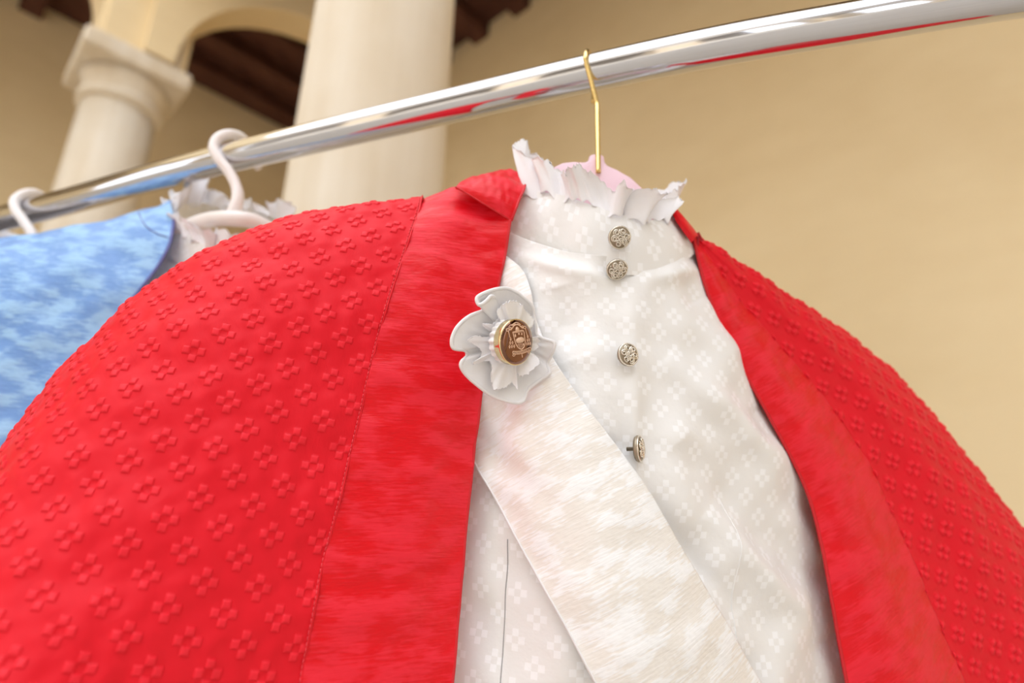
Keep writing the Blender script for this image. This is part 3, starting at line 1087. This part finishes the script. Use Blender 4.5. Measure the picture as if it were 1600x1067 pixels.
# ------------------------------------------------------------------ the rosette with its medallion
rc = W(792, 541, .343)
rosette = tag(empty('rosette', rc), 'white ruffled ribbon rosette with a gilt crest medallion pinned on the sash', 'rosette')
rn = facing_dir(20, 4)
fr = frame(rc, rn, upv)


def ruffle(name, rim, m, base_r, base_h, thick, seed, ns=22, n=640, ragged=0., belly=.0015):
    """a gathered frill: a small gathered circle opens out to a rim that folds over itself (rim: place in the rosette and height towards the front, mm)"""
    g = np.random.default_rng(seed)
    k = np.array(rim, float)
    X = (690 + k[:, 0] / 5.08 - 800) / F * .345; Y = (533.5 - 430 - k[:, 1] / 5.08) / F * .345
    zc = .3455 + (X - (802 - 800) / F * .345) * math.tan(math.radians(16)) - k[:, 2] * .001
    pts = np.stack([690 + k[:, 0] / 5.08, 430 + k[:, 1] / 5.08, zc], -1)
    R = cat_closed(W(pts[:, 0], pts[:, 1], pts[:, 2]), n)
    c = W(690 + 575 / 5.08, 430 + 530 / 5.08, .3465)
    d = R - c
    ang = np.unwrap(np.arctan2(d @ upv, d @ right))
    ang = np.maximum.accumulate(ang)
    a3 = np.concatenate([ang - 2 * np.pi, ang, ang + 2 * np.pi])
    ang = np.convolve(a3, np.ones(31) / 31, 'same')[n:2 * n]
    px_ = right * math.cos(math.radians(16)) + fwd * math.sin(math.radians(16))
    I = c + base_r * (np.cos(ang)[:, None] * px_ + np.sin(ang)[:, None] * upv) + camv * base_h
    if ragged:
        R = R + ragged * np.convolve(g.normal(size=n), np.ones(3) / 3, 'same')[:, None] * d / np.linalg.norm(d, axis=1)[:, None]
    rows = []
    for q in range(ns):
        s_ = q / (ns - 1)
        P = I * (1 - s_) + R * s_ - camv * belly * math.sin(math.pi * s_)
        P = P + camv * (.0005 * np.sin(ang * 23 + 3 * np.sin(ang * 2)) * math.sin(math.pi * s_ ** .6) * (1 - .6 * s_))[:, None]
        rows.append(P)
    A = np.array(rows)
    nn = np.cross(np.roll(A, -1, 1) - np.roll(A, 1, 1), np.gradient(A, axis=0))
    nn /= np.linalg.norm(nn, axis=-1, keepdims=True) + 1e-9
    B = A - nn * thick * (1 if (nn * camv).sum(-1).mean() > 0 else -1)
    V = np.concatenate([A.reshape(-1, 3), B.reshape(-1, 3)])
    f1 = gridfaces(ns, n, False, 0, True); f2 = gridfaces(ns, n, True, ns * n, True)
    jj = np.arange(n); e = (ns - 1) * n
    rim_ = np.stack([e + jj, e + (jj + 1) % n, ns * n + e + (jj + 1) % n, ns * n + e + jj], -1)
    rim0 = np.stack([jj, (jj + 1) % n, ns * n + (jj + 1) % n, ns * n + jj], -1)
    link(name, V, np.concatenate([f1, f2, rim_[:, ::-1], rim0]), m, rosette)
    return (A[-1] + B[-1]) / 2


OUT = [(500, 105, 5), (390, 125, 7), (290, 175, 9), (303, 228, 10), (345, 205, 9), (388, 165, 8), (412, 190, 6), (405, 240, 4), (330, 285, 5), (220, 330, 7), (130, 410, 9), (88, 500, 10),
       (92, 570, 10), (140, 592, 8), (185, 600, 5), (205, 615, 3), (205, 632, 3), (190, 648, 5), (170, 672, 8), (158, 720, 9), (200, 790, 8), (300, 880, 7), (400, 950, 6), (500, 990, 7), (600, 1010, 8),
       (655, 985, 7), (690, 900, 4), (780, 830, 3), (855, 775, 5), (838, 700, 2), (860, 650, 4), (888, 580, 7), (885, 530, 7), (800, 505, 3), (748, 470, 2), (742, 400, 2), (727, 320, 2), (718, 250, 3), (650, 180, 4), (580, 130, 5)]
INN = [(560, 200, 10), (510, 225, 11), (470, 245, 8), (440, 300, 11), (447, 350, 7), (400, 385, 9), (340, 390, 10), (332, 405, 8), (382, 450, 5), (395, 480, 5), (330, 490, 8), (260, 485, 10), (205, 520, 11),
       (250, 545, 9), (310, 590, 7), (315, 640, 6), (250, 690, 9), (272, 708, 7), (340, 680, 5), (388, 695, 6), (395, 790, 9), (400, 870, 10), (440, 905, 11), (500, 895, 8), (560, 860, 7), (605, 910, 11),
       (600, 840, 7), (592, 780, 5), (640, 800, 8), (700, 770, 10), (780, 700, 10), (750, 640, 6), (705, 600, 5), (740, 598, 7), (772, 540, 8), (760, 490, 9), (705, 490, 5), (685, 450, 5), (720, 400, 9),
       (725, 340, 9), (680, 290, 7), (645, 250, 10), (610, 215, 8)]
rimp = ruffle('outer_ruffle', OUT, M['ribbon'], .0055, .000, .0012, 3)
link('ruffle_hem', *tube(np.concatenate([rimp, rimp[:1]]), .00115, 8, cap=False), M['ribbon'], rosette)
ruffle('inner_ruffle', INN, M['cotton'], .0050, .004, .0006, 9, ragged=.0007, belly=.0005)
# medallion
mn = facing_dir(45, -2)
mc = W(806.5, 534.5, .343) + camv * .013
mf = frame(mc, mn, upv * .99 - right * .10)
mr = .0133
V, Fc = disc_prof([(mr * .55, -.0062), (mr * .93, -.0058), (mr * .985, -.0045), (mr * .985, -.0012), (mr, -.0003), (mr * .98, .0003), (mr * .95, .0002)], 64)
med = link('medallion', mf(V), Fc, M['medal_rim'], rosette, True, loc=mc)
V, Fc = disc_prof([(mr * .955, .0001), (mr * .95, .0004), (mr * .8, .00085), (mr * .6, .00125), (mr * .4, .0015), (mr * .2, .00166), (mr * .03, .0017)], 64)
link('polished_face', mf(V), Fc, M['medal'], med)


def crest():
    mb = MB()

    def nz(P):
        P = np.array(P, float)
        x = (P[:, 0] - 468) / 262 * mr * .955; y = (490 - P[:, 1]) / 380 * mr * .955
        r2 = (x * x + y * y) / mr ** 2
        return np.stack([x, y, .00176 - .0014 * r2], -1)

    def line(P, w=.00024, k=3, closed=False):
        Q = cat(np.array(P + ([P[0]] if closed else []), float), max(8, len(P) * k))
        mb.add(*tube(mf(nz(Q)), w, 5))

    def poly(P, w=.00024, closed=False):
        P = P + ([P[0]] if closed else [])
        for a, b in zip(P[:-1], P[1:]):
            mb.add(*tube(mf(nz(np.array([a, b]))), w, 5))

    def ring(cx, cy, r):
        t = np.linspace(0, 2 * np.pi, 14)
        mb.add(*tube(mf(nz(np.stack([cx + r * np.cos(t), cy + r * np.sin(t)], -1))), .0002, 5))

    def fill(P):
        Q = nz(P); Q[:, 2] += .00004
        n = len(Q)
        B = Q.copy(); B[:, 2] -= .0002
        mb.add(mf(np.concatenate([Q, B])), [list(range(n))] + [[i, n + i, n + (i + 1) % n, (i + 1) % n] for i in range(n)])
    # hat with cords
    line([(345, 262), (385, 245), (412, 208), (455, 190), (500, 205), (532, 240), (575, 250)], .00030)
    line([(368, 200), (400, 182), (425, 168), (450, 156), (485, 164), (510, 182), (526, 205)], .00026)
    line([(385, 205), (420, 190), (440, 178)], .0002); line([(470, 178), (495, 192), (515, 196)], .0002)
    for cx, cy, r in ((312, 268, 22), (356, 252, 22), (553, 240, 20), (594, 250, 22)):
        ring(cx, cy, r)
    # mitre
    fill([(430, 285), (438, 245), (458, 222), (482, 240), (498, 278), (482, 292), (450, 296)])
    poly([(425, 298), (508, 294)], .0002)
    # shield
    line([(385, 312), (470, 303), (562, 302), (575, 400), (584, 500), (566, 575), (520, 612), (470, 590), (425, 520), (402, 420)], .00030, 4, True)
    poly([(400, 326), (552, 316)], .0002)
    # castle and wavy chief inside the shield
    fill([(430, 440), (470, 412), (520, 404), (560, 424), (572, 470), (540, 498), (490, 505), (445, 500), (428, 470)])
    fill([(412, 350), (428, 345), (434, 385), (420, 405), (410, 385)])
    fill([(470, 335), (492, 333), (494, 362), (472, 366)]); fill([(522, 335), (542, 336), (540, 376), (520, 372)])
    for x in (455, 482, 508, 534):
        poly([(x + 10, 512), (x, 560), (x + 12, 592)], .00018)
    fill([(540, 522), (562, 518), (560, 552), (542, 558)])
    # tassels
    for sx, pts in ((0, [(322, 292), (330, 350), (338, 400)]), (1, [(605, 272), (614, 330), (628, 385)])):
        line(pts, .00026)
        x0, y0 = pts[-1]
        for i in range(3):
            yy = y0 + 20 + i * 62
            for j in range(i + 1):
                xx = x0 + 8 + i * 8 + (j - i / 2) * 34
                poly([(xx, yy - 22), (xx - 11, yy + 12), (xx + 11, yy + 12)], .00018, True)
                poly([(xx, yy + 12), (xx, yy + 34)], .0003)
    # scroll below
    line([(376, 634), (450, 644), (540, 640), (620, 620), (688, 602), (706, 655)], .00026)
    line([(376, 634), (384, 676), (460, 688), (545, 686), (630, 668), (706, 655)], .00026)
    poly([(392, 660), (470, 668), (545, 664), (630, 646), (690, 630)], .00018)
    ring(396, 700, 18); ring(660, 680, 18)
    poly([(526, 690), (540, 758)], .00028)
    poly([(524, 612), (524, 642)], .00024)
    mb.build('engraved_crest', M['engraving'], med)


crest()
# pleats behind the medallion
nb = 168
tb = np.linspace(0, 2 * np.pi, nb, endpoint=False)
Pb = []
for r_, z_, w_ in ((.55, -.0125, .02), (.80, -.0115, .05), (.90, -.0095, .06), (.94, -.0070, .05), (.88, -.0052, .02)):
    rr = mr * r_ * (1 + w_ * np.sin(tb * 19 + .8 * np.sin(tb * 3)))
    Pb.append(np.stack([rr * np.cos(tb), rr * np.sin(tb), np.full(nb, z_)], -1))
link('gathered_backing', mf(np.concatenate(Pb)), gridfaces(5, nb, False, 0, True), M['ribbon'], rosette)


# ------------------------------------------------------------------ hangers
def hook_path(px_top, stem, over, rad, tip_drop, gap=.0):
    """a hook lying over the rail: up the near side, over the top and down the far side"""
    c, t = rail_at(px_top)
    away = np.array([-t[1], t[0], 0]);  away /= np.linalg.norm(away)
    if away @ fwd < 0: away = -away
    R = RAD + rad + gap
    pts = []
    for a in np.linspace(math.radians(200), math.radians(-35), 22):
        pts.append(c + away * (R * math.cos(a) * over) + np.array([0, 0, 1.]) * R * math.sin(a))
    last = pts[-1]
    pts.append(last + np.array([0, 0, -tip_drop]) + away * .001)
    return c, away, pts


# gold hook and pink body
c, away, over_pts = hook_path(922, None, 1.0, .0018, .006, .0)
stem_top = W(933, 166, .437); neck = W(934.5, 247, .423)
hp = np.concatenate([[neck + np.array([0, 0, -.012]), neck, stem_top * .75 + neck * .25, stem_top + np.array([0, 0, -.003])], [W(931, 155, .439)], over_pts[1:]])
hang = tag(empty('coat_hanger', neck), 'pink plastic coat hanger with gilt wire hook, inside the white jacket', 'hanger')
link('hook', *tube(cat(hp, 140), .0019, 14), M['gold'], hang)
mb = MB()
V, Fc = disc_prof([(.0006, -.0022), (.0022, -.0012), (.0025, 0), (.0022, .0012), (.0006, .0022)], 14)
mb.add(V + hp[-1], Fc)
mb.build('hook_tip', M['gold'], hang)


def slab(poly_px, z, t, name, m, parent, bev=.0015):
    """a moulded plate: outline at depth z, t thick, standing upright"""
    P_ = np.array([W(x, y, z) for x, y in poly_px]); n = len(P_)
    # keep the plate upright: one vertical plane through its middle
    c_ = P_.mean(0); h = np.array([fwd[0], fwd[1], 0]); h /= np.linalg.norm(h)
    Q = []
    for p_ in P_:
        d = p_ - EYE; s_ = ((c_ - EYE) @ h) / (d @ h); Q.append(EYE + d * s_)
    Q = np.array(Q)
    V = np.concatenate([Q - h * t / 2, Q + h * t / 2])
    Fc = [list(range(n)), list(range(n, 2 * n))[::-1]] + [[i, n + i, n + (i + 1) % n, (i + 1) % n] for i in range(n)]
    o = link(name, V, Fc, m, parent, True)
    b = o.modifiers.new('bevel', 'BEVEL'); b.width = bev; b.segments = 3; b.limit_method = 'ANGLE'
    return o


top = [(1018, 330), (1004, 299), (985, 281), (962, 268), (948, 262), (943.5, 256), (943, 247), (936, 244), (926, 244), (919.5, 247), (919, 254), (913, 257), (895, 256), (878, 258), (862, 266), (848, 282), (838, 306), (835, 330)]
slab(top + [(870, 345), (930, 350), (985, 345)], .423, .007, 'hanger_head', M['pink'], hang, .002)
for sgn, a_, b_ in ((-1, (870, 330, .425), (640, 372, .405)), (1, (990, 335, .43), (1240, 520, .475))):
    A_ = W(*a_); B_ = W(*b_)
    link('hanger_arm', *tube(cat(np.array([A_, A_ * .6 + B_ * .4 + np.array([0, 0, .008]), B_]), 16), np.linspace(.006, .005, 16), 12), M['pink'], hang)


def plastic_hanger(hook, label, arms):
    pts = [W(x, y, z) for x, y, z in hook]
    root = tag(empty('coat_hanger', pts[0]), label, 'hanger')
    C_ = cat(np.array(pts), 120)
    r = np.full(120, .0050); r[-14:] = np.linspace(.0050, .0036, 14); r[:20] = np.linspace(.0064, .0050, 20)
    link('hook', *tube(C_, r, 16), M['white_plastic'], root)
    A_ = [W(*a_) for a_ in arms]
    link('hanger_body', *tube(cat(np.array(A_), 40), .0075, 14), M['white_plastic'], root)
    return root


plastic_hanger([(362, 340, .535), (371, 313, .540), (369, 291, .545), (357, 267, .549), (341, 247, .552), (334, 230, .556), (341, 216, .562), (357, 210, .571), (374, 213, .582), (386, 225, .590), (394, 243, .595), (401, 257, .597), (405, 264, .598)],
               'white plastic coat hanger inside the blue caped garment', [(150, 425, .58), (250, 375, .57), (320, 346, .545), (370, 342, .532), (410, 352, .54), (500, 405, .57)])
plastic_hanger([(57, 402, .62), (51, 368, .625), (38, 347, .630), (25, 329, .635), (23, 314, .642), (35, 304, .653), (52, 301, .666), (66, 308, .677), (74, 326, .682), (80, 342, .684)],
               'white plastic coat hanger at the far left end behind the blue cape', [(-160, 460, .61), (-60, 415, .612), (0, 404, .617), (57, 402, .62), (110, 412, .63), (190, 450, .65)])

# ------------------------------------------------------------------ the blue caped garment behind
bc = tag(empty('shoulder_cape', W(260, 320, .55)), 'pale blue satin shoulder cape hanging behind the red one', 'cape')
topB = np.array([(-220, 470), (-130, 412), (-60, 388), (0, 372), (70, 362), (140, 349), (205, 334), (240, 322), (266, 312)], float)
botB = np.array([(-330, 960), (-260, 960), (-180, 960), (-110, 960), (-50, 960), (0, 960), (30, 960), (50, 960), (70, 960)], float)
Zb = field([(270, 330, .535), (0, 380, .505), (0, 700, .455), (200, 480, .512), (-150, 500, .475), (-150, 900, .42), (100, 900, .45), (260, 390, .53)])
edgeB = np.array([(266, 312), (270, 345), (262, 388), (240, 425), (205, 470), (160, 520), (120, 575), (95, 650), (80, 760), (70, 960)], float)
GB = column_grid(topB, botB, Zb, .2, .03, [(20, 40, .08), (6, 12, .04)])
eB = cat(edgeB, 200)
for r in range(2, GB.shape[0]):
    f = FR[r - 2]
    for c_ in range(4, 9):
        wgt = (c_ - 4) / 4
        y = GB[r, -1, 1]
        lin = 266 + (70 - 266) * (y - 312) / (960 - 312)
        GB[r, c_, 0] += (np.interp(y, eB[:, 1], eB[:, 0]) - lin) * wgt
    GB[r, :, 2] = Zb(GB[r, :, 0], GB[r, :, 1]) + roll(f, .2, .03)
GBw = longer(to_world(GB))
Gb = up2(GBw, 200, 180)
uvB = cloth_uv(GBw, 200, 180, (80, 480), (.3, -1))
Gb = Gb + normals(Gb) * (wnoise(uvB, .06, 71, 3) * .0016)[..., None]
sheet('cape_front', Gb, M['blue_satin'], bc, .0014, uvB)
link('edge_piping', *tube(cat(Gb[60::5, -1], 80), .0013, 8), M['blue_trim'], bc)
# its neck seam
mb = MB()
q_ = []
for w_ in [(216, 332), (228, 352), (246, 366), (264, 371)]:
    d2 = ((PIX(Gb) - np.array(w_)) ** 2).sum(-1); kk = np.unravel_index(np.argmin(d2), d2.shape)
    q_.append(Gb[kk] + normals(Gb)[kk] * .0004)
link('neck_seam', *tube(cat(np.array(q_), 20), .0005, 6), M['blue_trim'], bc)

j2 = tag(empty('jacket', W(340, 370, .55)), 'white ruffle collared jacket under the pale blue cape', 'jacket')
ring2 = [(268, 342, .566), (282, 358, .552), (308, 376, .541), (345, 393, .536), (385, 396, .540), (425, 380, .552), (440, 350, .575), (415, 335, .60), (370, 325, .615), (320, 318, .61), (284, 322, .585)]
low2 = [(248, 374, .570), (262, 398, .553), (296, 420, .541), (345, 434, .534), (398, 430, .538), (450, 406, .552), (468, 375, .58), (430, 360, .625), (370, 350, .64), (310, 345, .635), (262, 350, .595)]
T2 = cat_closed(W(*np.array(ring2).T), 120); L2 = cat_closed(W(*np.array(low2).T), 120)
C2 = np.array([T2 * (1 - k / 7) + L2 * k / 7 for k in range(8)])
d2_ = C2 - C2.mean(1, keepdims=True); d2_[..., 2] = 0; d2_ /= np.linalg.norm(d2_, axis=-1, keepdims=True)
V_ = np.concatenate([C2.reshape(-1, 3), (C2 - d2_ * .0014).reshape(-1, 3)])
F_ = np.concatenate([gridfaces(8, 120, True, 0, True), gridfaces(8, 120, False, 960, True)])
uv2 = np.stack([np.broadcast_to(np.linspace(0, .4, 120), (8, 120)), np.broadcast_to(np.linspace(.03, 0, 8)[:, None], (8, 120))], -1).reshape(-1, 2)
link('stand_collar', V_, F_, M['jacquard'], j2, True, np.concatenate([uv2, uv2]))
neck_frill('collar_frill', W(*np.array(ring2).T), [.020, .018, .017, .017, .017, .018, .024, .014, .010, .024, .030], [.2, .4, .6, .5, .4, .2, .1, 0, 0, 0, .1], j2, M['cotton'], folds=14, seed=8, amp=.008)
jf = []
for y, xl, xr, dz in ((372, 236, 476, 0), (420, 200, 470, 0), (500, 150, 460, 0), (620, 80, 450, 0), (800, 40, 430, 0), (960, 20, 420, 0)):
    row = []
    for s_ in np.linspace(0, 1, 7):
        x = xl * (1 - s_) + xr * s_
        yy = y + (38 if y < 400 else 20) * math.sin(math.pi * s_)
        row.append((x, yy, .572 - .00010 * (yy - 372) - .036 * math.sin(math.pi * (s_ * .9))))
    jf.append(row)
GJ = longer(to_world(np.array(jf)))
Gj = up2(GJ, 80, 80)
uvJ = cloth_uv(GJ, 80, 80, (300, 600), (0, -1))
sheet('jacket_front', Gj + normals(Gj) * (wnoise(uvJ, .06, 81, 2) * .001)[..., None], M['jacquard'], j2, .0012, uvJ)

# the last garment at the left end of the rail: only its frill shows
j3 = tag(empty('jacket', W(20, 400, .62)), 'white frilled garment at the far left, only its frill shows', 'jacket')
ring3 = [(-62, 372, .65), (-42, 384, .625), (0, 396, .615), (50, 408, .62), (88, 412, .635), (108, 402, .665), (84, 388, .70), (30, 376, .715), (-28, 368, .70)]
R3 = W(*np.array(ring3).T)
neck_frill('collar_frill', R3, [.024, .022, .018, .015, .014, .013, .012, .010, .016], [.2, .4, .5, .5, .4, .2, 0, 0, 0], j3, M['cotton'], folds=15, seed=12, amp=.007)
T3 = cat_closed(R3, 80)
c3 = T3.mean(0)
rows3 = [T3]
for k, (sx, dz) in enumerate(((1.15, -.02), (1.9, -.05), (2.3, -.14), (2.4, -.30))):
    d3 = T3 - c3; n3 = c3 + d3 * np.array([sx, .6 + sx * .4, 1]) + np.array([0, 0, dz]); rows3.append(n3)
A3 = cat(np.array(rows3), 24)
dd = A3 - A3.mean(1, keepdims=True); dd[..., 2] = 0; dd /= np.linalg.norm(dd, axis=-1, keepdims=True)
V_ = np.concatenate([A3.reshape(-1, 3), (A3 - dd * .0012).reshape(-1, 3)])
F_ = np.concatenate([gridfaces(24, 80, True, 0, True), gridfaces(24, 80, False, 24 * 80, True)])
link('garment_body', V_, F_, M['cotton'], j3)
